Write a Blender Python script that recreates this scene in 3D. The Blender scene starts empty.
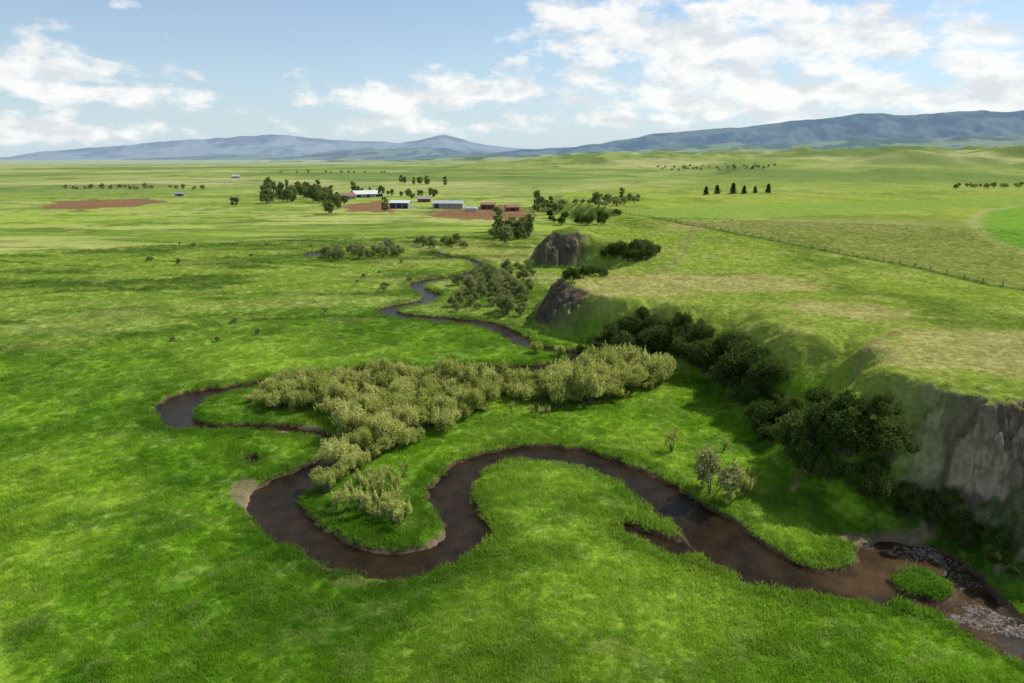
import bpy, math, random
import numpy as np
from mathutils import Vector
rng=np.random.default_rng(7); random.seed(7)
scene=bpy.context.scene
scene.view_settings.view_transform='Standard'; scene.view_settings.look='None'; scene.view_settings.exposure=0
CAMH=35.0; PITCH=math.radians(15.0); FP=683.0
cp,sp=math.cos(PITCH),math.sin(PITCH)
SUN_AZ=math.radians(62); SUN_EL=math.radians(45)

# ---------- survey: bearing / depression readings turned into ground positions ----------
def ray(px,py):
    u=(px-512)/FP; v=(341.5-py)/FP
    return u, cp+v*sp, -sp+v*cp
def Hb(y): return np.interp(y,[0,50,80,110,150,220,300,500,900],[13,13,12.5,10,7.5,9,9,8,8])
def g(px,py,z=0.0):
    a,b,c=ray(px,py); t=(CAMH-z)/(-c); return (a*t,b*t)
def gb(px,py):
    z=9.0
    for _ in range(12):
        x,y=g(px,py,z); z=0.5*z+0.5*float(Hb(y))
    return (x,y)
def chaikin(pts,n=1,closed=False):
    pts=[tuple(p) for p in pts]
    for _ in range(n):
        out=[] if closed else [pts[0]]
        m=len(pts)
        for i in range(m if closed else m-1):
            a=pts[i]; b=pts[(i+1)%m]
            out.append((a[0]*.75+b[0]*.25,a[1]*.75+b[1]*.25)); out.append((a[0]*.25+b[0]*.75,a[1]*.25+b[1]*.75))
        if not closed: out.append(pts[-1])
        pts=out
    return pts

# ---------- noise ----------
def h2(ix,iy,s):
    n=(ix*374761393+iy*668265263+s*144269504)&0xffffffff
    n=((n^(n>>13))*1274126177)&0xffffffff
    n=n^(n>>16)
    return n.astype(np.float64)/4294967295.0
def vn(x,y,s=0):
    ix=np.floor(x).astype(np.int64); iy=np.floor(y).astype(np.int64)
    fx=x-ix; fy=y-iy; fx=fx*fx*(3-2*fx); fy=fy*fy*(3-2*fy)
    return (h2(ix,iy,s)*(1-fx)+h2(ix+1,iy,s)*fx)*(1-fy)+(h2(ix,iy+1,s)*(1-fx)+h2(ix+1,iy+1,s)*fx)*fy
def fbm(x,y,o=4,s=0):
    t=np.zeros_like(x); a=1; tot=0
    for i in range(o):
        t+=a*vn(x,y,s+i*17); tot+=a; a*=.5; x=x*2.03+13.1; y=y*2.03+7.7
    return t/tot
def ss(a,b,x):
    t=np.clip((x-a)/(b-a),0,1); return t*t*(3-2*t)
def polyd(x,y,pts,closed=True):
    d2=np.full(x.shape,1e18); ins=np.zeros(x.shape,bool); m=len(pts)
    for i in range(m if closed else m-1):
        ax,ay=pts[i]; bx,by=pts[(i+1)%m]; ex=bx-ax; ey=by-ay; L=ex*ex+ey*ey+1e-12
        wx=x-ax; wy=y-ay; t=np.clip((wx*ex+wy*ey)/L,0,1)
        dx=wx-ex*t; dy=wy-ey*t; d2=np.minimum(d2,dx*dx+dy*dy)
        if closed and ay!=by:
            c=((ay>y)!=(by>y))&(x<ex*(y-ay)/(by-ay)+ax); ins^=c
    d=np.sqrt(d2)
    return np.where(ins,-d,d) if closed else d

# ---------- creek ----------
N=[(1300,800),(1150,715),(1024,664),(990,650),(960,628),(930,612),(895,603),(850,599),(800,593),(760,586),(735,578),(712,565),(697,550),(680,532),(655,512),(630,492),(605,476),(575,465),(540,459),(505,461),(482,470),(471,485),(470,500),(478,515),(492,528),(494,537),(480,549),(455,563),(430,574),(400,580),(360,577),(325,567),(295,552),(268,535),(252,518),(247,505),(252,492),(268,480),(290,472),(310,464),(325,454),(330,444),(315,437),(285,431),(240,430),(205,432),(180,432),(162,427),(155,418),(158,405),(170,396),(200,389),(235,385),(262,380),(300,376),(350,372)]
F=[(1300,745),(1150,672),(1024,622),(1000,600),(975,572),(950,552),(915,543),(880,540),(858,545),(862,558),(850,567),(825,570),(795,564),(765,545),(735,522),(705,503),(675,487),(640,468),(605,455),(570,447),(535,445),(500,448),(468,458),(442,472),(429,487),(429,503),(440,520),(446,533),(435,545),(410,552),(380,551),(350,543),(322,528),(303,513),(300,502),(310,490),(325,478),(340,462),(343,448),(335,437),(320,430),(290,424),(250,423),(218,426),(198,423),(190,414),(200,402),(225,394),(248,389),(270,385),(305,381),(352,377)]
creek_poly=chaikin([g(a,b,-.25) for a,b in N],1)+chaikin([g(a,b,-.25) for a,b in F],1)[::-1]
up_line=chaikin([g(a,b,-.2) for a,b in [(345,374),(420,372),(500,370),(560,366),(588,358),(565,351),(532,347),(517,339),(505,331),(490,325),(465,321),(430,318),(400,316),(383,311),(395,306),(425,302),(434,296),(422,291),(413,285),(425,281),(450,278),(474,273),(484,266),(470,259),(445,257),(430,252)]],1)
pools=[([g(a,b,-.2) for a,b in [(623,520),(650,532),(684,540),(700,554),(672,554),(642,543),(626,532)]],0),
       ([g(a,b,-.2) for a,b in [(298,254),(312,251),(326,252),(322,256),(308,257)]],0),
       ([g(a,b,-.2) for a,b in [(238,458),(252,454),(262,459),(250,464)]],0)]
island=[g(a,b,-.3) for a,b in [(884,578),(905,569),(932,570),(950,580),(957,594),(935,601),(905,596)]]
riff1=[g(a,b,-.4) for a,b in [(925,612),(960,598),(1000,612),(1060,640),(1060,690),(1000,662),(960,640)]]
riff2=[g(a,b,-.4) for a,b in [(845,538),(900,530),(955,545),(985,585),(960,590),(935,562),(880,556)]]
shal=[g(a,b,-.4) for a,b in [(800,575),(850,545),(900,540),(955,550),(985,585),(1000,620),(960,625),(900,602),(850,600)]]
toe=[g(a,b) for a,b in [(1300,760),(1150,680),(1035,618),(1005,588),(978,560),(950,545),(900,532),(850,515),(815,495),(785,478),(765,455),(750,430),(728,405),(700,388),(665,372),(630,358),(595,348),(560,338),(540,331),(532,320),(536,303)]]
toe=[(100,-200),(62,10)]+toe+[(12,185),(17,197),(24,207),(29,217),(19,221),(9,225),(6,240),(10,258),(15,271),(28,304),(44,346),(44,390),(27,430),(16,480),(23,556),(65,660),(110,786),(200,1000),(400,1400),(900,3000),(4000,3000),(4000,-200)]
rim=[gb(a,b) for a,b in [(1024,400),(970,385),(912,377),(895,350),(893,325),(858,312),(815,332),(775,320),(740,304),(690,304),(650,299),(605,295),(585,289),(566,288),(566,281),(590,276),(622,269)]]
rim=[(140,-200),(80,25),(62,45)]+rim+[(33,177),(38,195),(43,210),(36,223),(27,230),(18,234),(14,242),(17,256),(24,275),(40,305),(55,345),(57,390),(42,430),(36,480),(42,560),(85,660),(140,790),(260,1000),(460,1400),(1000,2900),(3900,2900),(3900,-200)]
ditches=[[g(a,b) for a,b in L] for L in ([(-60,297),(0,298),(60,292),(130,290),(200,294),(260,293)],[(-60,400),(0,381),(40,369),(80,351),(130,336),(200,325),(280,318),(380,316)],[(0,262),(120,268),(260,262),(340,268)],[(120,240),(260,246),(330,236)])]
hills=[(900,1650,36,240,160),(650,1900,26,200,200),(1250,1700,44,240,200),(1600,1900,52,300,300),(420,2600,34,300,300),(250,3100,36,400,300),(900,3000,56,500,400),(1500,2700,50,500,400),(-100,4200,26,600,300),(2600,2600,80,800,600),(760,1250,20,110,60),(1050,1350,28,140,70),(480,1500,14,110,70),(170,1000,7,30,24),(560,900,9,120,50),(880,1000,13,140,45),(1300,1300,26,130,80)]
def cliffs(x,y):
    c3=np.exp(-(((x-50)/13)**2+((y-52)/19.5)**2)**3)
    c12=np.maximum(np.exp(-(((x-12)/10)**2+((y-147)/13)**2)**3),np.exp(-(((x-16)/14)**2+((y-233)/15)**2)**2))
    return c3,c12
def terrain(x,y):
    r=np.hypot(x,y)
    z=(fbm(x/14,y/14,4,3)-.5)*.6
    z+=(fbm(x/300,y/300,3,9)-.5)*3.0*ss(150,900,r)
    n=len(x)
    c3,c12=cliffs(x,y); cl=np.maximum(c3,c12)
    am=8.0*(1-cl)*ss(20,60,r)
    wx=x+(fbm(x/5,y/5,4,21)-.5)*3.6+(fbm(x/14,y/14,3,23)-.5)*am; wy=y+(fbm(x/5,y/5,4,22)-.5)*3.6+(fbm(x/14,y/14,3,24)-.5)*am
    c1=c12*(y>190)
    wx+=(fbm(x/6,y/6,3,25)-.5)*5*c1; wy+=(fbm(x/6,y/6,3,26)-.5)*5*c1
    wx+=(fbm(x/3,y/3,3,27)-.5)*3.2*c3; wy+=(fbm(x/3,y/3,3,28)-.5)*3.2*c3
    dt=polyd(wx,wy,toe); dr=polyd(wx,wy,rim)
    inside=dt<0
    s=np.where(inside,np.where(dr<0,1.0,(-dt)/(-dt+np.maximum(dr,0)+1e-6)),0.0)
    soft=s*s*(3-2*s)
    s2=np.clip(s+(fbm(x/1.8,y/1.8,4,33)-.5)*.42*cl*(s>0.02)*(s<.98),0,1)
    hard=np.interp(s2,[0,.40,.56,.70,.84,.92,1],[0,.22,.34,.66,.94,.985,1])
    hump=np.interp(s2,[0,.15,.40,.65,.86,1],[0,.15,.60,.88,.97,1])
    prof=soft*(1-cl)+(hard*c3+hump*c12)/(c3+c12+1e-9)*cl
    bench=Hb(y)+(fbm(x/40,y/40,4,5)-.5)*1.6*ss(0,20,-dr)+3.0*np.exp(-(((x-21)/8)**2+((y-238)/9)**2))+2.0*np.exp(-(((x-14)/6)**2+((y-151)/7)**2))
    z=z*(1-.6*prof)+bench*prof
    hz=np.zeros(n)
    for hx,hy,hh,sx,sy in hills:
        hz+=hh*np.exp(-((x-hx)/sx)**2-((y-hy)/sy)**2)
    rid=1-np.abs(2*fbm(x/260,y/260,3,44)-1)*1.7
    z+=hz*(.6+.5*rid)
    z+=(fbm(x/900,y/900,3,61)-.5)*26*ss(1300,5000,r)*ss(-1500,1500,x)
    sd=np.full(n,99.0)
    m=(r<620)&(x<90)&(x>-110)
    X=x[m]+(fbm(x[m]/1.7,y[m]/1.7,3,71)-.5)*1.5; Y=y[m]+(fbm(x[m]/1.7,y[m]/1.7,3,72)-.5)*1.5
    d=polyd(X,Y,creek_poly)
    d=np.minimum(d,polyd(X,Y,up_line,False)-np.interp(Y,[110,150,200,300],[2.5,2.5,2.3,2.3])-(fbm(X/9,Y/9,2,7)-.5)*1.6)
    for p,_ in pools: d=np.minimum(d,polyd(X,Y,p))
    isl=polyd(X,Y,island); d=np.maximum(d,-isl)
    bed=np.interp(d,[-99,-1.2,-.35,.1,.45,1.2],[-1.25,-1.1,-.85,-.42,-.12,0])
    rf=np.minimum(polyd(X,Y,riff1),polyd(X,Y,riff2))
    rfm=ss(1.5,-1.0,rf)
    gn=fbm(X/1.3,Y/.9,4,81)
    bedr=-.5+(gn-.53)*.5
    bed=np.where(d<.3,bed*(1-rfm)+np.maximum(bed,bedr)*rfm,bed)
    k=ss(1.3,0.1,d)
    zz=z[m]; zz=zz*(1-k)+np.where(d<1.2,bed,0)
    z[m]=zz; sd[m]=d
    dd=np.full(n,99.0)
    m2=(r<500)&(x<60)
    q=np.full(m2.sum(),99.0)
    for L in ditches: q=np.minimum(q,polyd(x[m2]+(fbm(x[m2]/6,y[m2]/6,2,5)-.5)*4,y[m2]+(fbm(x[m2]/6,y[m2]/6,2,6)-.5)*4,L,False))
    dd[m2]=q
    z-=.3*np.exp(-(dd/1.0)**2)*(dt>0)*(sd>1.5)
    z=np.where((sd>1.3)&(dt>0)&(r<650),np.maximum(z,-.33),z)
    return z,sd,prof,dr,dd,cl,dt

# ---------- colours (albedo; far ground has haze mixed in) ----------
def mix(a,b,t):
    b=np.asarray(b,float)
    if b.ndim==1: b=b[None,:]
    return a*(1-t[:,None])+b*t[:,None]
kh=[(gb(970,355),15,10),(gb(848,310),10,12),(gb(700,284),26,15),(gb(640,290),16,10),(gb(1040,345),18,14),(gb(770,285),14,12),(gb(790,225),60,30)]
pivot=[gb(a,b) for a,b in [(972,222),(985,212),(1024,205),(1150,200),(1250,240),(1150,262),(1024,252),(990,240)]]
strip=[gb(a,b) for a,b in [(600,212),(720,205),(1024,196),(1200,196),(1200,206),(1024,206),(800,215),(700,222)]]
lower=[gb(a,b) for a,b in [(622,213),(700,227),(800,246),(900,265),(1024,291),(1200,325),(1200,262),(1024,254),(985,240),(968,222),(800,217),(700,223)]]
fence_line=[gb(a,b) for a,b in [(622,213),(700,227),(800,246),(900,265),(1024,291),(1150,318)]]
trail=[gb(a,b) for a,b in [(905,330),(850,352),(825,368),(800,385)]]
track2=[gb(a,b) for a,b in [(700,222),(690,235),(680,258),(655,275)]]
dirt=[[g(a,b,0) for a,b in L] for L in ([(28,208),(60,201),(100,199),(150,198),(165,201),(130,206),(80,209)],[(425,216),(440,209),(530,210),(535,219),(470,220)],[(340,206),(380,200),(400,206),(395,213),(350,212)],[(470,207),(500,206),(525,209),(490,211)])]
mud=[[g(a,b,-.2) for a,b in L] for L in ([(225,485),(245,478),(262,482),(258,492),(250,512),(238,505)],[(350,549),(400,558),(445,545),(448,530),(430,540),(400,550)],[(800,528),(860,535),(930,535),(960,548),(900,546),(840,545)],[(195,432),(225,425),(285,425),(320,428),(310,433),(230,432)])]
def colour(x,y,z,sd,prof,dr,dd,cl,dt,slope):
    n=len(x); r=np.hypot(x,y)
    a=fbm(x/22,y/30,5,101); b=fbm(x/5,y/5,4,102); c=fbm(x/70,y/22,4,103); e=fbm(x/1.3,y/1.3,3,104)
    col=np.tile(np.array([.160,.295,.018]),(n,1))
    col=mix(col,(.075,.180,.013),ss(.43,.74,b)*.8)
    col=mix(col,(.275,.385,.042),ss(.44,.70,a)*.8)
    col=mix(col,(.085,.19,.014),ss(.48,.70,fbm((x+y*.4)/18,(y-x*.4)/6,4,114))*.6)
    col=mix(col,(.32,.37,.11),ss(.55,.8,e)*.35)
    far=ss(80,230,r)
    fc=mix(np.tile(np.array([.265,.340,.060]),(n,1)),(.145,.215,.036),ss(.42,.66,c))
    fc=mix(fc,(.36,.375,.12),ss(.5,.70,fbm(x/110,y/28,5,105))*.85)
    fc=mix(fc,(.080,.135,.025),ss(.54,.68,fbm(x/30,y/9,5,109))*.8)
    fc=mix(fc,(.33,.30,.12),ss(.58,.72,fbm(x/18,y/7,5,119))*.6)
    col=mix(col,fc,far*.9)
    bm=ss(.35,.8,prof)
    bc=mix(np.tile(np.array([.235,.295,.048]),(n,1)),(.155,.215,.034),ss(.4,.7,fbm(x/18,y/40,5,107)))
    bc=mix(bc,(.32,.325,.095),ss(.5,.8,fbm(x/6,y/6,4,106))*.6)
    bc=mix(bc,(.34,.35,.10),np.exp(-((dr+3)/3.5)**2)*.4*(r<300)*ss(.4,.6,b))
    k=np.zeros(n)
    for (kx,ky),sx,sy in kh: k=np.maximum(k,np.exp(-(((x-kx)/sx)**2+((y-ky)/sy)**2)**1.5))
    k=np.clip(ss(.25,.75,k+(fbm(x/5,y/5,4,108)-.5)*.9),0,1)*ss(.88,.99,prof)
    bc=mix(bc,(.36,.325,.125),k*.8)
    mm=(r<900)&(prof>.5)
    lw=np.full(n,99.0); lw[mm]=polyd(x[mm],y[mm],lower); bc=mix(bc,(.20,.225,.06),ss(3,-3,lw)*.7)
    pv=np.full(n,99.0); pv[mm]=polyd(x[mm],y[mm],pivot); bc=mix(bc,(.15,.27,.035),ss(2,-2,pv)); bc=mix(bc,(.32,.31,.12),np.exp(-((pv)/3)**2)*.6)
    st=np.full(n,99.0); st[mm]=polyd(x[mm],y[mm],strip); bc=mix(bc,(.19,.28,.05),ss(4,-4,st)*.8)
    fl=np.full(n,99.0); fl[mm]=polyd(x[mm],y[mm],fence_line,False); bc=mix(bc,(.05,.10,.015),np.exp(-(fl/1.3)**2)*.85)
    fl[mm]=polyd(x[mm],y[mm],track2,False); bc=mix(bc,(.26,.24,.11),np.exp(-(fl/1.2)**2)*.6)
    col=mix(col,bc,bm)
    tr=np.full(n,99.0); mt=(r<140)&(x>30); tr[mt]=polyd(x[mt],y[mt],trail,False)
    col=mix(col,(.28,.20,.10),np.exp(-(tr/.5)**2)*.7)
    f2=ss(450,1200,r)
    pc=mix(np.tile(np.array([.25,.295,.085]),(n,1)),(.13,.19,.058),ss(.45,.62,fbm(x/260,y/420,5,111)))
    pc=mix(pc,(.37,.36,.16),ss(.52,.66,fbm(x/500,y/400,4,112)))
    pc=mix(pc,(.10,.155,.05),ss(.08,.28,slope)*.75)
    pc=mix(pc,(.14,.20,.06),ss(.5,.62,fbm(x/70,y/120,5,118))*.5)
    col=mix(col,pc,f2*.85)
    col=mix(col,(.06,.095,.035),ss(.62,.70,fbm(x/90,y/60,5,113))*ss(500,1200,r)*(x<250)*.5)
    col=mix(col,(.31,.37,.295),ss(2000,9000,r)*.8)  # aerial haze painted into the ground colour, growing with distance
    col=mix(col,(.045,.12,.008),np.exp(-((sd-1.0)/1.4)**2)*.45*(sd>0))
    col=mix(col,(.055,.11,.015),np.exp(-(dd/1.4)**2)*.75*(dt>0))
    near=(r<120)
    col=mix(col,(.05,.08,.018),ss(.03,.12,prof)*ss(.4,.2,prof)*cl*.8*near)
    soil=ss(-.10,-.26,z)*(sd<1.6)*(dt>-3)
    steep=np.where(near,ss(.5,.9,slope+(e-.5)*.5),ss(.30,.55,slope+(e-.5)*.3))
    soil=np.maximum(soil,steep*(prof>.10)*(prof<.985)*cl*ss(.08,.24,prof+(b-.5)*.3+(r>120)*.3)*np.where(near,1,ss(30,22,x)))
    # second outcrop: bare rock over its whole creek-side face
    oc=ss(1.25,.85,np.hypot((x-11.5)/8.0,(y-147)/8.5)+(b-.5)*.5)*ss(.06,.2,prof)*ss(1.0,.93,prof+(b-.5)*.1)*((r>120)&(r<175))
    soil=np.maximum(soil,oc)
    md=np.full(n,99.0); mq=r<200
    for L in mud: md[mq]=np.minimum(md[mq],polyd(x[mq],y[mq],L))
    mk=ss(.5,-.5,md+(b-.5)*3)
    nearc=near.astype(float)
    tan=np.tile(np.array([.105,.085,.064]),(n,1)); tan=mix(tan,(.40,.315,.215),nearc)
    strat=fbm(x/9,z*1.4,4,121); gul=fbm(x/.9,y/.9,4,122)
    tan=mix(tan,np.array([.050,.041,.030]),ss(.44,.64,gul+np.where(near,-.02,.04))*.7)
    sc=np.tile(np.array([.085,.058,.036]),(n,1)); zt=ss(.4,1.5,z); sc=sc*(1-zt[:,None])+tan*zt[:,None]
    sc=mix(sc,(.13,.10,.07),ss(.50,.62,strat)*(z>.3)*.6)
    sc=mix(sc,(.05,.085,.018),ss(.60,.70,fbm(x/3,y/3,4,123)+(.6-prof)*.2)*near*(z>.3)*.7)
    soil=np.maximum(soil,mk*.8*(sd<6)); sc=mix(sc,(.25,.18,.115),mk*.6)
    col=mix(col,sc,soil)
    m3=(r>350)&(r<1100)&(x<100)
    dl=np.full(n,99.0)
    for L in dirt: dl[m3]=np.minimum(dl[m3],polyd(x[m3],y[m3],L))
    dk=ss(2,-2,dl+(fbm(x/7,y/7,4,130)-.5)*20)*.92
    col=mix(col,(.20,.105,.060),dk)
    return col,soil

# ---------- terrain sheet ----------
def spaced(a,b,n,end=False): return np.exp(np.linspace(math.log(a),math.log(b),n,endpoint=end))
R=np.concatenate([spaced(1,32,26),spaced(32,420,700),spaced(420,60000,300,True)])
th=np.concatenate([np.linspace(-110,-44,70,endpoint=False),np.linspace(-44,44,1050,endpoint=False),np.linspace(44,110,71)])
TH=np.radians(th)
RR,TT=np.meshgrid(R,TH,indexing='ij')
GX=(RR*np.sin(TT)).ravel(); GY=(RR*np.cos(TT)).ravel()
z,sd,prof,dr,dd,cl,dt=terrain(GX,GY)
nr,nt=len(R),len(TH)
Z2=z.reshape(nr,nt)
gr=np.gradient(Z2,R,axis=0); gt=np.gradient(Z2,TH,axis=1)/RR
slope=np.hypot(gr,gt).ravel()
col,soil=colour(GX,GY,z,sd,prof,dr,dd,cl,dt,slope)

def grid_mesh(name,X,Y,Z,nr,nt,smooth=True):
    me=bpy.data.meshes.new(name); n=nr*nt
    me.vertices.add(n); co=np.empty((n,3),np.float32); co[:,0]=X; co[:,1]=Y; co[:,2]=Z
    me.vertices.foreach_set('co',co.ravel())
    i=np.arange(nr-1)[:,None]; j=np.arange(nt-1)[None,:]; a=(i*nt+j).ravel()
    q=np.stack([a,a+nt,a+nt+1,a+1],1)[:, ::-1]
    nf=len(q); me.loops.add(nf*4); me.polygons.add(nf)
    me.loops.foreach_set('vertex_index',q.ravel().astype(np.int32))
    me.polygons.foreach_set('loop_start',(np.arange(nf)*4).astype(np.int32))
    me.polygons.foreach_set('use_smooth',np.full(nf,smooth))
    me.update(calc_edges=True); return me
def set_col(me,name,c):
    at=me.attributes.new(name,'FLOAT_COLOR','POINT'); b=np.ones((len(c),4),np.float32); b[:,:3]=c; at.data.foreach_set('color',b.ravel())
def set_f(me,name,c):
    at=me.attributes.new(name,'FLOAT','POINT'); at.data.foreach_set('value',np.asarray(c,np.float32))
def link(o): scene.collection.objects.link(o); return o

# ---------- material helpers ----------
def newmat(name):
    m=bpy.data.materials.new(name); m.use_nodes=True; nt_=m.node_tree; nt_.nodes.clear()
    out=nt_.nodes.new('ShaderNodeOutputMaterial'); return m,nt_,out
def nd(t,typ,**k):
    n=t.nodes.new(typ)
    for a,b in k.items(): setattr(n,a,b)
    return n
def ramp(t,src,a,b,c0,c1):
    r=t.nodes.new('ShaderNodeMapRange'); r.inputs['From Min'].default_value=a; r.inputs['From Max'].default_value=b
    r.inputs['To Min'].default_value=c0; r.inputs['To Max'].default_value=c1; t.links.new(src,r.inputs['Value']); return r.outputs[0]
def scale_col(t,colsock,fac):
    v=t.nodes.new('ShaderNodeVectorMath'); v.operation='SCALE'; t.links.new(colsock,v.inputs[0])
    if hasattr(fac,'links'): t.links.new(fac,v.inputs['Scale'])
    else: v.inputs['Scale'].default_value=fac
    return v.outputs[0]
def noise(t,scale,detail=4,rough=.6,vec=None):
    n=nd(t,'ShaderNodeTexNoise'); n.inputs['Scale'].default_value=scale; n.inputs['Detail'].default_value=detail; n.inputs['Roughness'].default_value=rough
    if vec is not None: t.links.new(vec,n.inputs['Vector'])
    return n.outputs['Fac']

m_ground,t,out=newmat('meadow_ground')
geo=nd(t,'ShaderNodeNewGeometry'); at=nd(t,'ShaderNodeAttribute',attribute_name='Col')
P=geo.outputs['Position']
f1=ramp(t,noise(t,1.6,6,.7,P),.3,.7,.68,1.32); f2=ramp(t,noise(t,.22,5,.65,P),.3,.7,.80,1.20)
mu=nd(t,'ShaderNodeMath',operation='MULTIPLY'); t.links.new(f1,mu.inputs[0]); t.links.new(f2,mu.inputs[1])
cc=scale_col(t,at.outputs['Color'],mu.outputs[0])
bs=nd(t,'ShaderNodeBsdfDiffuse'); t.links.new(cc,bs.inputs['Color'])
nb=noise(t,2.2,6,.7,P); bp=nd(t,'ShaderNodeBump'); bp.inputs['Strength'].default_value=.8; bp.inputs['Distance'].default_value=.25
t.links.new(nb,bp.inputs['Height']); t.links.new(bp.outputs[0],bs.inputs['Normal']); t.links.new(bs.outputs[0],out.inputs[0])

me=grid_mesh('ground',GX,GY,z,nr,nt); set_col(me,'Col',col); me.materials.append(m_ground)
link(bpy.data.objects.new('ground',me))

def zat(x,y):
    r=np.hypot(x,y); a=np.arctan2(x,y)
    fi=np.interp(r,R,np.arange(nr)); fj=np.interp(a,TH,np.arange(nt))
    i=np.clip(fi.astype(int),0,nr-2); j=np.clip(fj.astype(int),0,nt-2); u=fi-i; v=fj-j
    return (Z2[i,j]*(1-v)+Z2[i,j+1]*v)*(1-u)+(Z2[i+1,j]*(1-v)+Z2[i+1,j+1]*v)*u
def nearest(arr,x,y):
    r=np.hypot(x,y); a=np.arctan2(x,y)
    i=np.clip(np.rint(np.interp(r,R,np.arange(nr))).astype(int),0,nr-1); j=np.clip(np.rint(np.interp(a,TH,np.arange(nt))).astype(int),0,nt-1)
    return arr.reshape((nr,nt)+arr.shape[1:])[i,j]
def place(px,py):
    px=np.atleast_1d(np.asarray(px,float)); py=np.atleast_1d(np.asarray(py,float))
    a,b,c=ray(px,py); ts=spaced(30,9000,2200)
    X=a[:,None]*ts; Y=b[:,None]*ts; H=CAMH+c[:,None]*ts
    hit=(H<=zat(X.ravel(),Y.ravel()).reshape(X.shape))
    k=np.where(hit.any(1),hit.argmax(1),len(ts)-1); ii=np.arange(len(px))
    x=X[ii,k]; y=Y[ii,k]; return x,y,zat(x,y)

# ---------- water ----------
WL=-.5
Rw=spaced(30,620,420,True); Tw=np.radians(np.linspace(-46,56,500))
RW,TW=np.meshgrid(Rw,Tw,indexing='ij'); wx=(RW*np.sin(TW)).ravel(); wy=(RW*np.cos(TW)).ravel()
me=grid_mesh('creek_water',wx,wy,np.full(len(wx),WL),len(Rw),len(Tw))
sh=ss(1.5,-2.5,polyd(wx,wy,shal)+(fbm(wx/3,wy/3,3,5)-.5)*4)
set_f(me,'shallow',sh)
m,t,out=newmat('creek_water_surface')
geo=nd(t,'ShaderNodeNewGeometry'); P=geo.outputs['Position']; at=nd(t,'ShaderNodeAttribute',attribute_name='shallow')
pb=nd(t,'ShaderNodeBsdfPrincipled'); pb.inputs['Roughness'].default_value=.10; pb.inputs['IOR'].default_value=1.33; pb.inputs['Specular IOR Level'].default_value=.16
mx=nd(t,'ShaderNodeMixRGB'); mx.inputs[1].default_value=(.022,.0135,.0055,1); mx.inputs[2].default_value=(.058,.034,.015,1); t.links.new(at.outputs['Fac'],mx.inputs[0])
cv=ramp(t,noise(t,.5,4,.6,P),.3,.7,.5,1.5); t.links.new(scale_col(t,mx.outputs[0],cv),pb.inputs['Base Color'])
bp=nd(t,'ShaderNodeBump'); bp.inputs['Strength'].default_value=.9; bp.inputs['Distance'].default_value=.09
t.links.new(noise(t,4.5,4,.6,P),bp.inputs['Height']); t.links.new(bp.outputs[0],pb.inputs['Normal']); t.links.new(pb.outputs[0],out.inputs[0])
me.materials.append(m); link(bpy.data.objects.new('creek_water',me))

# ---------- vegetation ----------
def leafmat(name,c0,c1,trans=.35,inst=False):
    m,t,out=newmat(name)
    oi=nd(t,'ShaderNodeObjectInfo'); geo=nd(t,'ShaderNodeNewGeometry')
    if inst:
        a=nd(t,'ShaderNodeAttribute',attribute_name='col',attribute_type='INSTANCER'); base=a.outputs['Color']
        f=ramp(t,oi.outputs['Random'],0,1,.85,1.35)
    else:
        mx=nd(t,'ShaderNodeMixRGB'); mx.inputs[1].default_value=(*c0,1); mx.inputs[2].default_value=(*c1,1)
        ad=nd(t,'ShaderNodeMath',operation='ADD'); t.links.new(ramp(t,oi.outputs['Random'],0,1,-.3,.3),ad.inputs[0]); t.links.new(ramp(t,noise(t,.9,3,.6,geo.outputs['Position']),.3,.7,.1,.9),ad.inputs[1]); ad.use_clamp=True
        t.links.new(ad.outputs[0],mx.inputs[0]); base=mx.outputs[0]
        f=ramp(t,noise(t,7,2,.5,geo.outputs['Position']),.3,.7,.7,1.3)
    cc=scale_col(t,base,f)
    d=nd(t,'ShaderNodeBsdfDiffuse'); tr=nd(t,'ShaderNodeBsdfTranslucent'); ms=nd(t,'ShaderNodeMixShader'); ms.inputs[0].default_value=trans
    t.links.new(cc,d.inputs[0]); t.links.new(cc,tr.inputs[0]); t.links.new(d.outputs[0],ms.inputs[1]); t.links.new(tr.outputs[0],ms.inputs[2]); t.links.new(ms.outputs[0],out.inputs[0])
    return m
def plain(name,c,rough=.8,var=.25,sc=3.0):
    m,t,out=newmat(name); pb=nd(t,'ShaderNodeBsdfPrincipled'); pb.inputs['Roughness'].default_value=rough
    geo=nd(t,'ShaderNodeNewGeometry'); rg=nd(t,'ShaderNodeRGB'); rg.outputs[0].default_value=(*c,1)
    t.links.new(scale_col(t,rg.outputs[0],ramp(t,noise(t,sc,4,.6,geo.outputs['Position']),.3,.7,1-var,1+var)),pb.inputs['Base Color']); t.links.new(pb.outputs[0],out.inputs[0]); return m
m_bark=plain('bark',(.13,.10,.075))
m_willow=leafmat('willow_leaves',(.32,.37,.065),(.62,.62,.21),.44)
m_dark=leafmat('shrub_leaves',(.050,.082,.016),(.135,.18,.042),.36)
m_cotton=leafmat('cottonwood_leaves',(.12,.175,.05),(.27,.31,.11),.4)
m_mid=leafmat('valley_shrub_leaves',(.15,.20,.055),(.38,.39,.15),.4)
m_pine=leafmat('pine_needles',(.022,.045,.018),(.045,.08,.03),.15)
m_grass=leafmat('grass_blades',None,None,.5,True)

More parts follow.
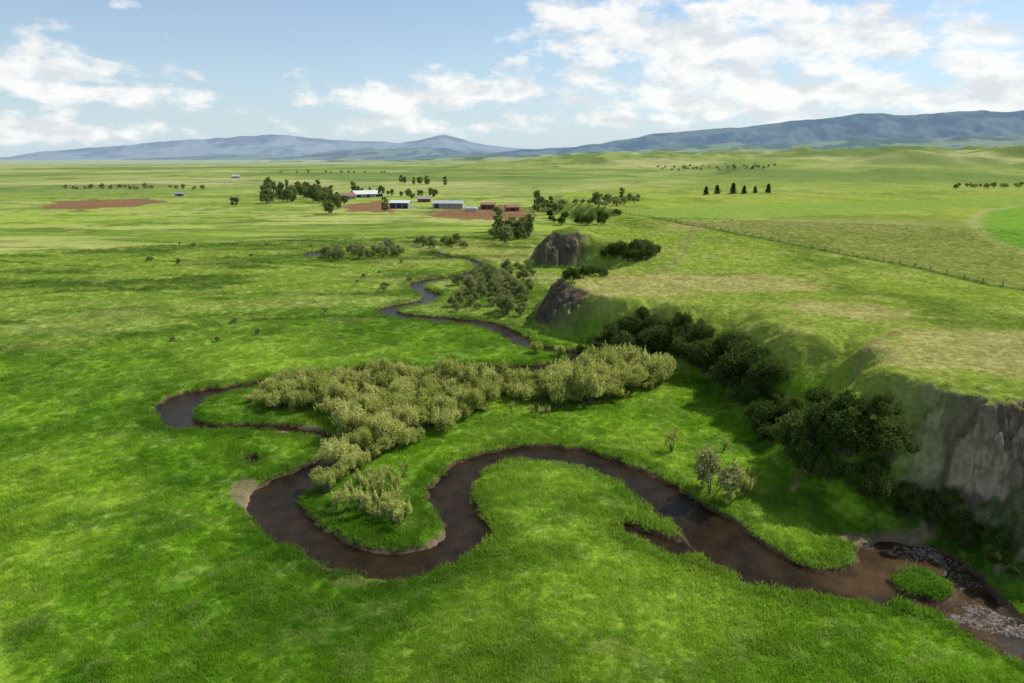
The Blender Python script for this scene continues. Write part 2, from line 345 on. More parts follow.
def rawmesh(name,V,Fq,mi,mats):
    me=bpy.data.meshes.new(name); me.from_pydata([tuple(v) for v in V],[],[tuple(f) for f in Fq])
    for m in mats: me.materials.append(m)
    me.polygons.foreach_set('material_index',np.asarray(mi,np.int32)); me.update(); return me
def tube(V,Fc,MI,a,b,r0,r1,n=5,mi=0):
    a=np.array(a,float); b=np.array(b,float); d=b-a; d/=np.linalg.norm(d)+1e-9
    u=np.cross(d,[0,.3,1.]) ; u/=np.linalg.norm(u)+1e-9; w=np.cross(d,u); k=len(V)
    for c,rr in ((a,r0),(b,r1)):
        for i in range(n):
            an=2*math.pi*i/n; V.append(c+rr*(math.cos(an)*u+math.sin(an)*w))
    for i in range(n): Fc.append((k+i,k+(i+1)%n,k+n+(i+1)%n,k+n+i)); MI.append(mi)
def leaves(V,Fc,MI,C,out,size,asp,up,mi=1):
    n=len(C)
    if n==0: return
    nrm=out*.8+rng.normal(0,.6,(n,3)); nrm/=np.linalg.norm(nrm,axis=1)[:,None]+1e-9
    d=rng.normal(0,1,(n,3))+np.array([0,0,up]); d-=nrm*(d*nrm).sum(1)[:,None]; d/=np.linalg.norm(d,axis=1)[:,None]+1e-9
    w=np.cross(nrm,d); s=(size*rng.uniform(.6,1.4,n))[:,None]; k=len(V)
    Q=np.stack([C-d*s*asp*.5,C+w*s*.5,C+d*s*asp*.5,C-w*s*.5],1).reshape(-1,3)
    V.extend(Q); Fc.extend([(k+4*i,k+4*i+1,k+4*i+2,k+4*i+3) for i in range(n)]); MI.extend([mi]*n)
def bush(name,Rb,Hh,nl,nleaf,size,asp,up,mat,lo=.12,shell=.45,whips=0):
    V=[];Fc=[];MI=[]; lobes=[]
    for i in range(nl):
        a=rng.uniform(0,6.283); q=math.sqrt(rng.uniform(0,1))*.78; rr=rng.uniform(.2,.36)*Rb
        zc=Hh*(lo+.1+(.72-lo)*math.sqrt(max(0,1-q*q))*rng.uniform(.5,1.1))
        lobes.append((np.array([math.cos(a)*q*Rb,math.sin(a)*q*Rb,zc]),rr,rng.uniform(.8,1.5)))
    for c,rr,el in lobes[:10]:
        mid=c*np.array([.45,.45,.5]); tube(V,Fc,MI,c*np.array([.08,.08,0])-np.array([0,0,.3]),mid,.07*Hh/4,.045*Hh/4); tube(V,Fc,MI,mid,c,.045*Hh/4,.015)
    per=nleaf//nl
    for c,rr,el in lobes:
        k=int(per*(rr/(.28*Rb))**2)
        D=rng.normal(0,1,(k,3)); D/=np.linalg.norm(D,axis=1)[:,None]
        rad=rr*(shell+(1-shell)*rng.uniform(0,1,k)**.6)*rng.uniform(.75,1.25,k)
        C=c+D*rad[:,None]*np.array([1,1,el]); ok=C[:,2]>.08
        leaves(V,Fc,MI,C[ok],D[ok],size,asp,up)
    for i in range(whips):   # upright leafy shoots that break the crown outline
        c,rr,el=lobes[int(rng.integers(len(lobes)))]; o=np.array([c[0],c[1],0])*.25+rng.normal(0,.15,3); dirn=np.array([o[0],o[1],1.0]); dirn/=np.linalg.norm(dirn)
        st_=c+rng.normal(0,rr*.5,3); L=rng.uniform(.5,1.1); tt_=rng.uniform(0,1,22)[:,None]
        leaves(V,Fc,MI,st_+dirn*L*tt_+rng.normal(0,.07,(22,3))*(1.2-tt_),rng.normal(0,.5,(22,3)),size*.9,asp,up)
    return bpy.data.objects.new(name,rawmesh(name,V,Fc,MI,[m_bark,mat]))
def tree(name,Hh,Rb,nl,nleaf,size,mat):
    V=[];Fc=[];MI=[]; th_=Hh*.3; tube(V,Fc,MI,(0,0,-.5),(0,0,th_),Hh*.028,Hh*.02,8); tube(V,Fc,MI,(0,0,th_),(Rb*.08,0,Hh*.75),Hh*.02,Hh*.006,7)
    for i in range(nl):
        a=rng.uniform(0,6.283); hz=rng.uniform(.18,.92); q=Rb*math.sqrt(max(.05,1-((hz-.5)/.52)**2))*rng.uniform(.35,.85)
        c=np.array([math.cos(a)*q,math.sin(a)*q,Hh*hz]); rr=Rb*rng.uniform(.22,.42)
        tube(V,Fc,MI,(0,0,Hh*max(.12,hz-.22)),c,Hh*.009,.02,4)
        k=int(nleaf/nl); D=rng.normal(0,1,(k,3)); D/=np.linalg.norm(D,axis=1)[:,None]
        C=c+D*(rr*(.4+.6*rng.uniform(0,1,k)))[:,None]
        leaves(V,Fc,MI,C,D,size,1.2,0)
    return bpy.data.objects.new(name,rawmesh(name,V,Fc,MI,[m_bark,mat]))
def pine(name,Hh):
    V=[];Fc=[];MI=[]; tube(V,Fc,MI,(0,0,-.4),(0,0,Hh*.97),Hh*.025,.02,7)
    for i in range(26):
        f=i/26; zc=Hh*(.1+.88*f); L=Hh*.34*(1-f)**.5*(.8+.4*rng.uniform())+.3
        for j in range(9):
            a=rng.uniform(0,6.283); l=L*rng.uniform(.6,1.2); tip=np.array([math.cos(a)*l,math.sin(a)*l,zc-l*.2])
            tube(V,Fc,MI,(0,0,zc),tip,.03,.01,3)
            C=np.array([0,0,zc])+(tip-np.array([0,0,zc]))*rng.uniform(.2,1.05,10)[:,None]+rng.normal(0,.16,(10,3))
            leaves(V,Fc,MI,C,np.tile([0,0,1.],(10,1)),.34,1.6,0)
    return bpy.data.objects.new(name,rawmesh(name,V,Fc,MI,[m_bark,m_pine]))
def coll(name,objs):
    c=bpy.data.collections.new(name)
    for o in objs: c.objects.link(o)
    return c
def scatter(name,x,y,z,scl,protos,col=None,tilt=.05,flat=None):
    n=len(x); me=bpy.data.meshes.new(name); me.vertices.add(n); me.vertices.foreach_set('co',np.stack([x,y,z],1).astype(np.float32).ravel())
    rot=np.stack([rng.normal(0,tilt,n),rng.normal(0,tilt,n),rng.uniform(0,6.283,n)],1).astype(np.float32)
    a=me.attributes.new('rot','FLOAT_VECTOR','POINT'); a.data.foreach_set('vector',rot.ravel())
    S=np.stack([scl,scl,scl*(flat if flat is not None else rng.uniform(.8,1.25,n))],1).astype(np.float32)
    a=me.attributes.new('scl','FLOAT_VECTOR','POINT'); a.data.foreach_set('vector',S.ravel())
    a=me.attributes.new('pick','INT','POINT'); a.data.foreach_set('value',rng.integers(0,len(protos.objects),n).astype(np.int32))
    if col is not None: set_col(me,'col',col)
    o=link(bpy.data.objects.new(name,me))
    ng=bpy.data.node_groups.new(name+'_nodes','GeometryNodeTree')
    ng.interface.new_socket('Geometry',in_out='INPUT',socket_type='NodeSocketGeometry'); ng.interface.new_socket('Geometry',in_out='OUTPUT',socket_type='NodeSocketGeometry')
    gi=ng.nodes.new('NodeGroupInput'); go=ng.nodes.new('NodeGroupOutput'); ip=ng.nodes.new('GeometryNodeInstanceOnPoints'); ci=ng.nodes.new('GeometryNodeCollectionInfo')
    ci.inputs['Collection'].default_value=protos; ci.inputs['Separate Children'].default_value=True; ci.inputs['Reset Children'].default_value=True
    def na(nm,ty):
        q=ng.nodes.new('GeometryNodeInputNamedAttribute'); q.data_type=ty; q.inputs['Name'].default_value=nm; return next(s for s in q.outputs if s.enabled and s.name=='Attribute')
    ng.links.new(gi.outputs[0],ip.inputs['Points']); ng.links.new(ci.outputs[0],ip.inputs['Instance']); ip.inputs['Pick Instance'].default_value=True
    ng.links.new(na('pick','INT'),ip.inputs['Instance Index']); ng.links.new(na('rot','FLOAT_VECTOR'),ip.inputs['Rotation']); ng.links.new(na('scl','FLOAT_VECTOR'),ip.inputs['Scale'])
    ng.links.new(ip.outputs[0],go.inputs[0]); md=o.modifiers.new('scatter','NODES'); md.node_group=ng; return o

def tuft(name,nb,rad,h,w):
    V=[];Fc=[]
    for i in range(nb):
        a=rng.uniform(0,6.283); q=rad*math.sqrt(rng.uniform()); bx,by=q*math.cos(a),q*math.sin(a)
        b=rng.uniform(0,6.283); hh=h*rng.uniform(.5,1.2)*(1-.5*q/rad); le=rng.normal(0,.35,2)*hh+np.array([.12,-.05])*h; k=len(V)
        V+=[(bx-math.cos(b)*w,by-math.sin(b)*w,-.06),(bx+math.cos(b)*w,by+math.sin(b)*w,-.06),(bx+le[0]+math.cos(b)*w*.4,by+le[1]+math.sin(b)*w*.4,hh),(bx+le[0]-math.cos(b)*w*.4,by+le[1]-math.sin(b)*w*.4,hh*.97)]
        Fc.append((k,k+1,k+2,k+3))
    return bpy.data.objects.new(name,rawmesh(name,V,Fc,[0]*len(Fc),[m_grass]))
tufts=coll('grass_tufts',[tuft('grass_tuft_%d'%i,40,.6,.24+.05*i,.024) for i in range(4)])
n=140000
r=34+ (320-34)*rng.uniform(0,1,n)**1.65; a=np.radians(rng.uniform(-41,46,n)); gx=r*np.sin(a); gy=r*np.cos(a)
cl_=nearest(sd,gx,gy); so=nearest(soil,gx,gy); gz=zat(gx,gy); sl=nearest(slope,gx,gy)
ok=(so<.35)&(gz>-.3)&(cl_>.25)&(sl<1.2)
gx,gy,gz,r=gx[ok],gy[ok],gz[ok],r[ok]
gc=nearest(col,gx,gy)*1.3
pf=nearest(prof,gx,gy)
hs=rng.uniform(.6,1.2,len(gx))*np.interp(r,[34,120,330],[.8,1.2,1.9])*np.where(pf>.6,.65,1)*(0.45+1.1*fbm(gx/4,gy/4,3,200))
edge=np.exp(-((cl_[ok]-.8)/.8)**2)
scatter('meadow_grass',gx,gy,gz,hs*(1+.35*edge),tufts,gc,.12)

willows=coll('willow_shrubs',[bush('willow_shrub_%d'%i,rng.uniform(1.5,2.2),rng.uniform(2.6,4.0),24,2700,.105,2.4,1.8,m_willow,.05,.35,20) for i in range(7)])
darks=coll('hillside_bushes',[bush('hillside_bush_%d'%i,rng.uniform(2.0,2.8),rng.uniform(3.0,4.2),24,4000,.17,1.3,.3,m_dark,.05,.45,8) for i in range(5)])
mids=coll('valley_shrubs',[bush('valley_shrub_%d'%i,rng.uniform(1.8,2.6),rng.uniform(2.4,3.6),18,2600,.17,1.4,.4,m_mid,.05) for i in range(5)])
twigs=coll('willow_saplings',[bush('willow_sapling_%d'%i,.9,2.2,12,420,.08,2.8,2.5,m_willow,.2,.45,12) for i in range(3)])
cots=coll('cottonwoods',[tree('cottonwood_%d'%i,rng.uniform(9,13),rng.uniform(3.6,5),26,2600,.5,m_cotton) for i in range(5)])

def inpoly(px,py,poly): return polyd(px,py,poly)<0
def region(poly,n,sep):
    xs=[p[0] for p in poly]; ys=[p[1] for p in poly]
    px=rng.uniform(min(xs),max(xs),n*12); py=rng.uniform(min(ys),max(ys),n*12); k=inpoly(px,py,poly); px,py=px[k],py[k]
    x,y,zz=place(px[:n*5],py[:n*5]); keep=[]
    for i in range(len(x)):
        if len(keep)>=n: break
        if all((x[i]-x[j])**2+(y[i]-y[j])**2>sep*sep for j in keep): keep.append(i)
    return x[keep],y[keep],zz[keep]
def rscatter(name,specs,protos):
    X=[];Y=[];Zz=[];S=[]
    for poly,n,sep,s0,s1 in specs:
        x,y,zz=region(poly,n,sep); k=nearest(sd,x,y)>.1; x,y,zz=x[k],y[k],zz[k]; X.append(x);Y.append(y);Zz.append(zz);S.append(rng.uniform(s0,s1,len(x)))
    scatter(name,np.concatenate(X),np.concatenate(Y),np.concatenate(Zz),np.concatenate(S),protos,None,.06)
def row(x0,y0,x1,y1,w=1.2): return [(x0,y0-w),(x1,y1-w),(x1,y1+w),(x0,y0+w)]
W1=[(240,404),(262,394),(300,389),(400,384),(470,386),(540,390),(580,384),(600,398),(560,408),(520,404),(495,402),(480,414),(440,434),(400,450),(370,463),(345,482),(330,494),(316,492),(326,470),(346,450),(340,425),(320,412),(270,412)]
W2=[(560,385),(600,376),(655,374),(665,384),(640,394),(600,404),(560,408)]
W3=[(320,500),(400,470),(410,500),(400,530),(360,525)]
rscatter('willow_thicket',[(W1,235,1.4,.5,1.12),([(262,394),(400,383),(540,388),(560,392),(400,390),(270,399)],30,1.8,.85,1.2),(W2,34,1.9,1.05,1.4),([(500,345),(530,350),(600,356),(590,360),(540,357)],6,3,.6,.8)],willows)
rscatter('willow_saplings',[(W3,34,.9,.6,1.1),([(720,485),(760,480),(750,500)],5,1,.6,1.),([(505,415),(560,412),(550,425)],5,1,.5,.8),([(690,470),(720,440),(760,470),(740,520),(700,500)],6,2,.4,.7)],twigs)
rscatter('hillside_shrubs',[([(748,430),(790,415),(830,415),(880,420),(900,455),(850,500),(800,480)],54,2.1,.6,1.2),([(870,480),(920,490),(980,530),(1010,560),(940,535),(880,510)],48,1.4,.35,.8),([(595,343),(620,335),(690,342),(700,362),(640,362),(590,354)],40,2.2,.8,1.2),([(540,345),(590,352),(590,357),(548,350)],9,2.6,.4,.55),([(680,360),(700,345),(765,365),(768,390),(720,394)],30,2.2,.8,1.25),([(615,325),(660,320),(700,330),(690,342),(625,338)],18,2.4,.6,1.0),([(735,395),(770,400),(790,425),(755,430)],10,2.2,.6,.9),([(605,264),(655,260),(655,250),(610,250)],20,2.6,.8,1.2),([(560,282),(570,277),(605,274),(600,279)],7,2.6,.6,.9),([(915,520),(980,545),(1024,590),(960,545)],12,1.5,.25,.5),([(545,228),(620,224),(625,214),(545,218)],14,5,.8,1.3)],darks)
rscatter('valley_shrubs',[([(470,272),(530,285),(522,318),(510,320),(480,300),(455,285)],42,2.6,.6,1.2),([(490,280),(525,264),(535,275),(500,300)],18,3.,.6,1.2),([(325,262),(400,258),(395,250),(330,252)],24,4,.8,1.5),([(400,249),(465,249),(465,243),(405,245)],10,5,.8,1.3),([(440,304),(470,296),(480,310),(450,314)],9,3,.5,.8),([(490,245),(530,243),(525,230),(495,232)],10,6,1.2,2),(row(65,188.5,155,188.5),20,7,.9,1.6),([(540,213),(640,205),(640,199),(545,205)],24,7,.8,1.5),(row(655,170,775,166,2.5),40,8,1.1,2.0),(row(950,188,1024,187),20,8,.9,1.4),([(100,275),(330,262),(330,245),(200,240),(100,255)],7,8,.3,.6),([(150,350),(250,310),(330,310),(230,350)],5,8,.25,.45),([(340,265),(420,262),(410,300),(360,290)],7,4,.3,.7),(row(170,189,215,189),9,8,.9,1.5),(row(280,172.5,400,173,.5),12,16,1.2,2.0)],mids)
rscatter('cottonwood_grove',[([(262,205),(300,202),(345,212),(345,200),(300,188),(265,190)],66,6,.6,1.15),(row(345,195,440,197,2.5),16,8,.55,.95),(row(395,184,430,184),9,11,.8,1.1),([(495,240),(530,240),(528,228),(498,230)],8,6,.6,.9),([(575,205),(640,204),(640,198),(580,199)],4,9,.5,.7),([(535,212),(560,213),(560,204),(535,204)],6,7,.5,.8)],cots)
def single(name,px,py,proto,s,sz=None):
    x,y,zz=place(px,py); o=bpy.data.objects.new(name,proto.data); o.location=(x[0],y[0],zz[0]-.05); o.rotation_euler=(0,0,rng.uniform(0,6.28)); o.scale=(s,s,sz or s); link(o)
dk=list(darks.objects); ct=list(cots.objects); tg=list(twigs.objects); md_=list(mids.objects)
for px,py,s in [(738,394,1.75),(705,372,1.3),(805,452,1.3),(768,432,1.15),(850,455,1.3),(660,352,1.4),(618,348,1.4)]: single('broadleaf_bush',px,py,dk[int(rng.integers(5))],s)
single('broadleaf_bush',711,495,md_[2],1.35,1.6)
for px,py,s in [(672,452,1.3),(325,494,1.1),(742,494,1.2)]: single('willow_sapling',px,py,tg[0],s)
for px,py,s in [(235,207,.9),(329,214,.95),(385,212,.8),(445,186,1.0),(537,200,.9),(505,245,.8),(596,205,.8),(266,200,1.0)]: single('cottonwood_tree',px,py,ct[int(rng.integers(5))],s)
pn=pine('pine_proto',8.0)
for px,py,s in [(706,195,.85),(717,194,.9),(733,194,1.1),(744,194,.85),(755,193,.7),(768,193,.95)]: single('pine_tree',px,py,pn,s)

# ---------- stones ----------
m_stone=plain('river_stone',(.15,.125,.10),.7,.5,1.5)
def stone(name):
    import bmesh
    bm=bmesh.new(); bmesh.ops.create_icosphere(bm,subdivisions=2,radius=.13)
    for v in bm.verts: v.co*=rng.uniform(.8,1.15); v.co.z*=.5; v.co.x*=1.25
    me=bpy.data.meshes.new(name); bm.to_mesh(me); bm.free(); me.materials.append(m_stone); return bpy.data.objects.new(name,me)
stones=coll('river_stones',[stone('river_stone_%d'%i) for i in range(4)])
def rp(poly,n):
    xs=[p[0] for p in poly]; ys=[p[1] for p in poly]; X=rng.uniform(min(xs),max(xs),n); Y=rng.uniform(min(ys),max(ys),n); k=polyd(X,Y,poly)<0; return X[k],Y[k]
X1,Y1=rp(riff1,5200); X2,Y2=rp(riff2,3600)
X=np.concatenate([X1,X2]); Y=np.concatenate([Y1,Y2]); Zs=np.maximum(zat(X,Y),WL-.04); k=(fbm(X/1.6,Y/1.6,3,300)>.49)&(Zs<-.15)
scatter('gravel_bar',X[k],Y[k],Zs[k],rng.uniform(.2,1.0,k.sum())**1.3,stones,None,.3)

# ---------- mountains ----------
def mountains(name,prof_px,D,c0,c1,snow=0,seed=0,haze_glow=(.10,.15,.22)):  # slope colours are tinted bluish to paint in aerial haze
    xs=np.linspace(prof_px[0][0],prof_px[-1][0],700); ys=np.interp(xs,[p[0] for p in prof_px],[p[1] for p in prof_px])
    ys=ys-(fbm(xs/26,xs*0+seed,5,seed)-.5)*4.0
    a,b,c=ray(xs,ys); h=np.hypot(a,b); ux,uy=a/h,b/h; H=np.maximum(CAMH+D*c/h,-20)
    tt=np.linspace(0,1.25,70); T,HH=np.meshgrid(tt,H,indexing='ij'); _,UX=np.meshgrid(tt,ux,indexing='ij'); _,UY=np.meshgrid(tt,uy,indexing='ij')
    dist=D*(.78+.22*T); X=UX*dist; Y=UY*dist; sc=D/22
    rid=1-np.abs(2*fbm((X/sc).ravel(),(Y/(sc*1.5)).ravel(),6,seed+5)-1).reshape(X.shape)*2
    base=np.where(T<=1,T**1.25,1-(T-1)*2.2)
    Zm=HH*base*(1+.42*(rid-.5)*np.clip(1-np.abs(T-.5)*1.9,0,1))-12
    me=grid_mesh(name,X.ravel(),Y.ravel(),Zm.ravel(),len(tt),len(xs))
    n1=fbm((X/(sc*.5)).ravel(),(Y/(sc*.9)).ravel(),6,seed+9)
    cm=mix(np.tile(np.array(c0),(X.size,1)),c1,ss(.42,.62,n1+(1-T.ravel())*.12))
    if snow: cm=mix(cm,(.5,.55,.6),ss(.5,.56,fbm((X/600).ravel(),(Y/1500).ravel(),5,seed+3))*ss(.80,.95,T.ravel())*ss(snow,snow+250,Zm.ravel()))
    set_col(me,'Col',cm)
    m,t,out=newmat(name+'_hazy_slopes'); at=nd(t,'ShaderNodeAttribute',attribute_name='Col'); d=nd(t,'ShaderNodeBsdfDiffuse'); t.links.new(at.outputs['Color'],d.inputs[0])
    e=nd(t,'ShaderNodeEmission'); e.inputs[0].default_value=(*haze_glow,1); ad=nd(t,'ShaderNodeAddShader'); t.links.new(d.outputs[0],ad.inputs[0]); t.links.new(e.outputs[0],ad.inputs[1]); t.links.new(ad.outputs[0],out.inputs[0])  # even emission over the slopes stands in for airlight
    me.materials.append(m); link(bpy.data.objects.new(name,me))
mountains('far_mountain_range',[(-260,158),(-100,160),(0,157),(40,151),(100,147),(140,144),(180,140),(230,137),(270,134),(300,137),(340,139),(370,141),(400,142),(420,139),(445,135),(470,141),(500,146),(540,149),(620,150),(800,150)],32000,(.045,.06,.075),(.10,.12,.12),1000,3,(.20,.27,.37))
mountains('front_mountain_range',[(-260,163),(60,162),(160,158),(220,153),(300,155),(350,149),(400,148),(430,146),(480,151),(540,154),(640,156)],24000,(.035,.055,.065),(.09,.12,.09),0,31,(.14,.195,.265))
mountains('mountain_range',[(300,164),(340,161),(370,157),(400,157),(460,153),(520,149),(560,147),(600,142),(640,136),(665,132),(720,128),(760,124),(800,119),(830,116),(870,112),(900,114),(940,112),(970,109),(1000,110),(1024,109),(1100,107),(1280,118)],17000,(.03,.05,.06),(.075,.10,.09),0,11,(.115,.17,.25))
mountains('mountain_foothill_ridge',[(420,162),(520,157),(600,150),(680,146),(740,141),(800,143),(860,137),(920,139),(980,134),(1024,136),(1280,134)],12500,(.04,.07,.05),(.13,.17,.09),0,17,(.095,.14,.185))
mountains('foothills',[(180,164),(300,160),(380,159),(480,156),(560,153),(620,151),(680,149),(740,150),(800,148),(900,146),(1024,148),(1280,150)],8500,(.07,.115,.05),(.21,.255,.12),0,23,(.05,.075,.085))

# ---------- ranch buildings ----------
m_white=plain('white_metal_roof',(.66,.66,.65),.45,.08); m_wall=plain('painted_wall',(.38,.35,.30),.7,.12); m_darkw=plain('dark_opening',(.03,.03,.035),.6,.1); m_red=plain('red_barn_wall',(.20,.065,.04),.8,.2); m_grey=plain('grey_siding',(.26,.26,.26),.6,.15); m_blue=plain('galvanised_roof',(.42,.45,.48),.4,.12); m_wood=plain('weathered_wood',(.19,.15,.11),.85,.3); m_rust=plain('rusty_roof',(.24,.12,.08),.7,.3)
def part(name,V,Fc,mat,parent):
    me=bpy.data.meshes.new(name); me.from_pydata(V,[],Fc); me.materials.append(mat); o=link(bpy.data.objects.new(name,me)); o.parent=parent; return o
def boxp(name,x0,x1,y0,y1,z0,z1,mat,parent):
    V=[(x,y,z) for z in(z0,z1) for x,y in((x0,y0),(x1,y0),(x1,y1),(x0,y1))]
    return part(name,V,[(0,3,2,1),(4,5,6,7),(0,1,5,4),(1,2,6,5),(2,3,7,6),(3,0,4,7)],mat,parent)
def building(name,px,py,L,W,H,Rf,ang,mw,mr,doors,wins):
    x,y,zz=place(px,py); e=link(bpy.data.objects.new(name,None)); e.location=(x[0],y[0],zz[0]); e.rotation_euler=(0,0,math.radians(ang))
    l,w=L/2,W/2
    V=[(-l,-w,-1),(l,-w,-1),(l,w,-1),(-l,w,-1),(-l,-w,H),(l,-w,H),(l,w,H),(-l,w,H),(-l,0,H+Rf),(l,0,H+Rf)]
    part('walls',V,[(0,1,5,4),(2,3,7,6),(1,2,6,9,5),(3,0,4,8,7)],mw,e)
    o=.5; k=Rf/w; z0=H-o*k; d=.18
    V=[(-l-o,-w-o,z0+.02),(l+o,-w-o,z0+.02),(l+o,0,H+Rf+.02),(-l-o,0,H+Rf+.02),(-l-o,w+o,z0+.02),(l+o,w+o,z0+.02)]; V+=[(a,b,c+d) for a,b,c in V]
    part('roof',V,[(0,1,2,3),(3,2,5,4),(6,9,8,7),(9,10,11,8),(0,6,7,1),(4,5,11,10),(0,3,9,6),(3,4,10,9),(1,7,8,2),(2,8,11,5)],mr,e)
    for i,(dx,dw,dh) in enumerate(doors): boxp('door_%d'%i,dx-dw/2,dx+dw/2,-w-.06,-w+.1,0,dh,m_darkw,e)
    for i,(dx,dz) in enumerate(wins):
        boxp('window_%d'%i,dx-.6,dx+.6,-w-.05,-w+.1,dz,dz+1.1,m_darkw,e); boxp('window_frame_%d'%i,dx-.75,dx+.75,-w-.03,-w+.08,dz-.15,dz+1.25,m_white,e)
    return e
building('white_barn',367,197,26,13,3.0,3.0,24,m_wall,m_white,[(-9,3.5,2.8),(0,3.5,2.8),(9,3.5,2.8)],[(-5,1.2),(5,1.2)])
building('machine_shed',401,208,14,10,4.0,1.4,-8,m_grey,m_white,[(-4.6,3.8,3.4),(0,3.8,3.4),(4.6,3.8,3.4)],[])
building('long_stock_barn',449,208,22,10,3.6,1.6,-6,m_wall,m_blue,[(-8,3,3.2)],[(-3,1.4),(1,1.4),(5,1.4),(9,1.4)])
building('ranch_house',347,199,14,9,2.8,2.4,30,m_wall,m_rust,[(0,1.2,2.1)],[(-4,1.0),(4,1.0)])
building('red_shed',512,211,9,6,2.8,1.5,10,m_red,m_rust,[(0,2.5,2.3)],[])
building('hay_shed',488,209,10,7,3.2,1.2,-4,m_red,m_rust,[(-3,2.8,3),(3,2.8,3)],[])
building('tin_shed',424,202,10,6,2.8,1.4,14,m_red,m_grey,[(0,2.5,2.3)],[])
building('farm_house',236,178,14,10,3.2,2.6,10,m_grey,m_blue,[(0,2,2.5)],[(-5,1.2),(5,1.2)])
building('small_shed',180,196,8,5,2.4,1.3,12,m_grey,m_grey,[(0,2.5,2.0)],[])
x,y,zz=place(471,212); e=link(bpy.data.objects.new('storage_tank',None)); e.location=(x[0],y[0],zz[0])
V=[];Fc=[];n_=20
rings=[(-4.6,.05),(-4.4,.8),(-4,1.25),(-3.6,1.4),(3.6,1.4),(4,1.25),(4.4,.8),(4.6,.05)]
for xx,rr in rings:
    for i in range(n_): V.append((xx,rr*math.cos(6.2832*i/n_),2.1+rr*math.sin(6.2832*i/n_)))
for k_ in range(len(rings)-1):
    for i in range(n_): Fc.append((k_*n_+i,k_*n_+(i+1)%n_,(k_+1)*n_+(i+1)%n_,(k_+1)*n_+i))
part('shell',V,Fc,m_white,e); boxp('cradle_1',-3,-2.6,-1,1,-.3,.9,m_grey,e); boxp('cradle_2',2.6,3,-1,1,-.3,.9,m_grey,e)

# ---------- fences ----------
def fence(name,pts,step=5.0,h=1.25):
    V=[];Fc=[];tops=[]
    def bx(x0,y0,z0,w,hh):
        k=len(V)
        for zc in(z0,z0+hh):
            for a,b in((-w,-w),(w,-w),(w,w),(-w,w)): V.append((x0+a,y0+b,zc))
        for f in((4,5,6,7),(0,1,5,4),(1,2,6,5),(2,3,7,6),(3,0,4,7)): Fc.append(tuple(k+i for i in f))
    for i in range(len(pts)-1):
        ax,ay=pts[i]; bx_,by_=pts[i+1]; L=math.hypot(bx_-ax,by_-ay); m=max(1,int(L/step))
        for j in range(m):
            f=j/m; X=ax+(bx_-ax)*f; Y=ay+(by_-ay)*f; Zf=float(zat(np.array([X]),np.array([Y]))[0]); bx(X,Y,Zf-.3,.08,h+.3); tops.append((X,Y,Zf))
    for k_ in range(len(tops)-1):
        a,b=tops[k_],tops[k_+1]
        for hh in(.4,.75,1.1):
            k=len(V); V+=[(a[0],a[1]-.1,a[2]+hh),(b[0],b[1]-.1,b[2]+hh),(b[0],b[1]-.1,b[2]+hh+.02),(a[0],a[1]-.1,a[2]+hh+.02)]; Fc.append((k,k+1,k+2,k+3))
    me=bpy.data.meshes.new(name); me.from_pydata(V,[],Fc); me.materials.append(m_wood); link(bpy.data.objects.new(name,me))
fence('wire_fence',fence_line)
fence('corral_fence',[g(a,b) for a,b in [(30,207),(100,199),(165,200),(130,208),(30,207)]],4,1.6)
fence('corral_fence',[g(a,b) for a,b in [(425,215),(440,209),(530,210),(536,217),(425,215)]],4,1.6)

# ---------- sky ----------
w=bpy.data.worlds.new('World'); scene.world=w; w.use_nodes=True; t=w.node_tree; t.nodes.clear(); out=nd(t,'ShaderNodeOutputWorld')
sky=nd(t,'ShaderNodeTexSky'); sky.sky_type='NISHITA'; sky.sun_disc=False; sky.sun_elevation=SUN_EL; sky.sun_rotation=SUN_AZ; sky.air_density=1.0; sky.dust_density=.2; sky.ozone_density=3.0
b1=nd(t,'ShaderNodeBackground'); b1.inputs[1].default_value=.13; t.links.new(sky.outputs[0],b1.inputs[0])
tc=nd(t,'ShaderNodeTexCoord'); sx=nd(t,'ShaderNodeSeparateXYZ'); t.links.new(tc.outputs['Generated'],sx.inputs[0])
def M(op,a,b=None,c=None,cl=False):
    n=nd(t,'ShaderNodeMath',operation=op); n.use_clamp=cl
    for i,v in enumerate((a,b,c)):
        if v is None: continue
        if hasattr(v,'links'): t.links.new(v,n.inputs[i])
        else: n.inputs[i].default_value=v
    return n.outputs[0]
az=M('ARCTAN2',sx.outputs[0],sx.outputs[1]); el=M('ARCSINE',sx.outputs[2])
cb=nd(t,'ShaderNodeCombineXYZ'); t.links.new(az,cb.inputs[0]); t.links.new(M('MULTIPLY',el,2.0),cb.inputs[1]); V1=cb.outputs[0]
blobs=[(700,50,120,46,.95),(830,45,100,36,.95),(600,22,70,28,.9),(975,30,80,16,.75),(740,95,140,19,1),(895,95,60,15,.95),(1005,85,50,20,1),(620,118,110,8,.85),(30,68,70,17,.95),(130,95,80,9,.9),(195,104,30,8,.6),(60,132,80,8,.9),(8,118,40,10,.9),(400,98,80,13,.95),(485,90,70,14,.95),(430,126,120,8,.75),(110,2,20,5,.7),(535,58,40,22,.6),(650,5,60,12,.7),(190,72,24,9,.6),(820,118,110,8,.7)]
tot=None
for px_,py_,sx_,sy_,k_ in blobs:
    a,b,c=ray(px_,py_); A=math.atan2(a,b); E=math.asin(c/math.sqrt(a*a+b*b+c*c))
    u=M('MULTIPLY',M('SUBTRACT',az,A),683/sx_*.9); v=M('MULTIPLY',M('SUBTRACT',el,E),683/sy_*.9)
    q=M('MULTIPLY',M('EXPONENT',M('MULTIPLY',M('ADD',M('MULTIPLY',u,u),M('MULTIPLY',v,v)),-.7)),k_)
    tot=q if tot is None else M('MAXIMUM',tot,q)
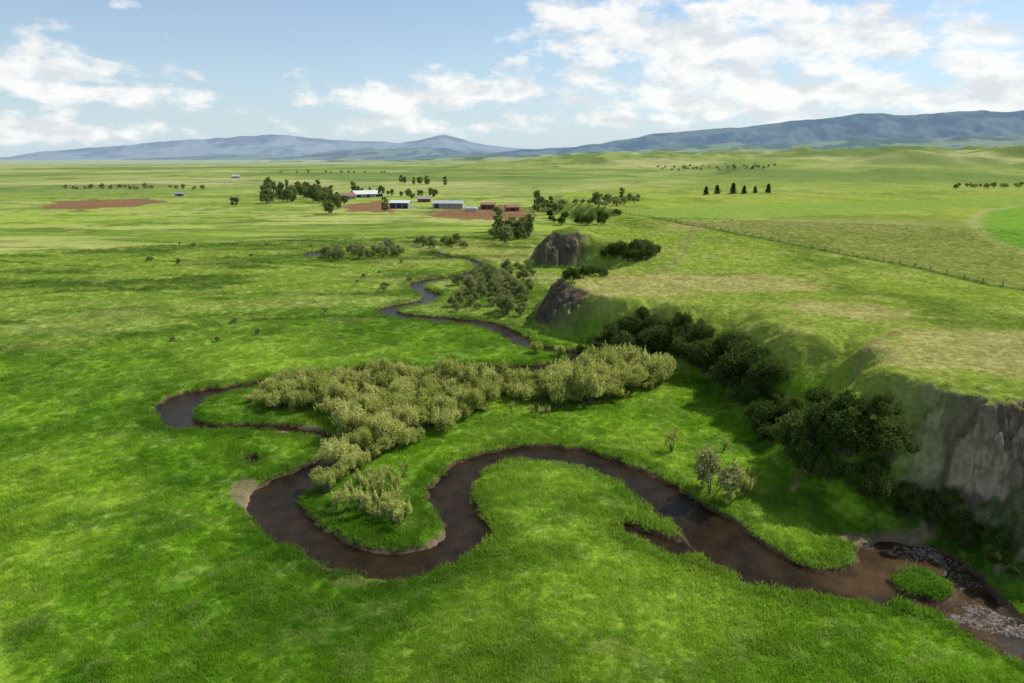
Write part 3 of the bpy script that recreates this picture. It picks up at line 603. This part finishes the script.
n0=noise(t,3.0,4,.6,V1); hi=M('MULTIPLY',M('GREATER_THAN',el,.24),M('MULTIPLY',n0,.9))
n1=noise(t,15,9,.60,V1)
den=M('ADD',M('MULTIPLY',M('MAXIMUM',tot,hi),.60),M('MULTIPLY',n1,1.5))
mr=nd(t,'ShaderNodeMapRange'); mr.interpolation_type='SMOOTHSTEP'; mr.inputs['From Min'].default_value=.96; mr.inputs['From Max'].default_value=1.28; t.links.new(den,mr.inputs['Value'])
mask=M('MULTIPLY',mr.outputs[0],.95)
b2=nd(t,'ShaderNodeBackground'); cm=nd(t,'ShaderNodeMixRGB'); cm.inputs[1].default_value=(.72,.765,.80,1); cm.inputs[2].default_value=(1.0,1.0,.985,1)
vv=nd(t,'ShaderNodeVectorMath',operation='ADD'); t.links.new(V1,vv.inputs[0]); vv.inputs[1].default_value=(.010,.03,0)
na_=noise(t,12,5,.55,V1); n3=noise(t,12,5,.55,vv.outputs[0]); lit=ramp(t,M('SUBTRACT',na_,n3),-.13,.04,.1,1)
t.links.new(lit,cm.inputs[0]); t.links.new(cm.outputs[0],b2.inputs[0]); b2.inputs[1].default_value=1.0
b3=nd(t,'ShaderNodeBackground'); b3.inputs[0].default_value=(.60,.75,.86,1); b3.inputs[1].default_value=.95
hz=M('MULTIPLY',M('EXPONENT',M('MULTIPLY',M('ABSOLUTE',el),-7.0)),.95)
m0=nd(t,'ShaderNodeMixShader'); t.links.new(hz,m0.inputs[0]); t.links.new(b1.outputs[0],m0.inputs[1]); t.links.new(b3.outputs[0],m0.inputs[2])
ms=nd(t,'ShaderNodeMixShader'); t.links.new(mask,ms.inputs[0]); t.links.new(m0.outputs[0],ms.inputs[1]); t.links.new(b2.outputs[0],ms.inputs[2]); t.links.new(ms.outputs[0],out.inputs[0])

sun=bpy.data.lights.new('sun','SUN'); sun.energy=5.0; sun.angle=math.radians(.5); sun.color=(1,.96,.88); so_=link(bpy.data.objects.new('sun',sun))
dv=Vector((math.sin(SUN_AZ)*math.cos(SUN_EL),math.cos(SUN_AZ)*math.cos(SUN_EL),math.sin(SUN_EL))); so_.rotation_euler=dv.to_track_quat('Z','Y').to_euler(); so_.location=(0,0,200)
cam=bpy.data.cameras.new('camera'); cam.lens=24; cam.sensor_width=36; cam.clip_end=120000; cam.clip_start=.5
co=link(bpy.data.objects.new('camera',cam)); co.location=(0,0,CAMH); co.rotation_euler=(math.radians(90)-PITCH,0,0); scene.camera=co
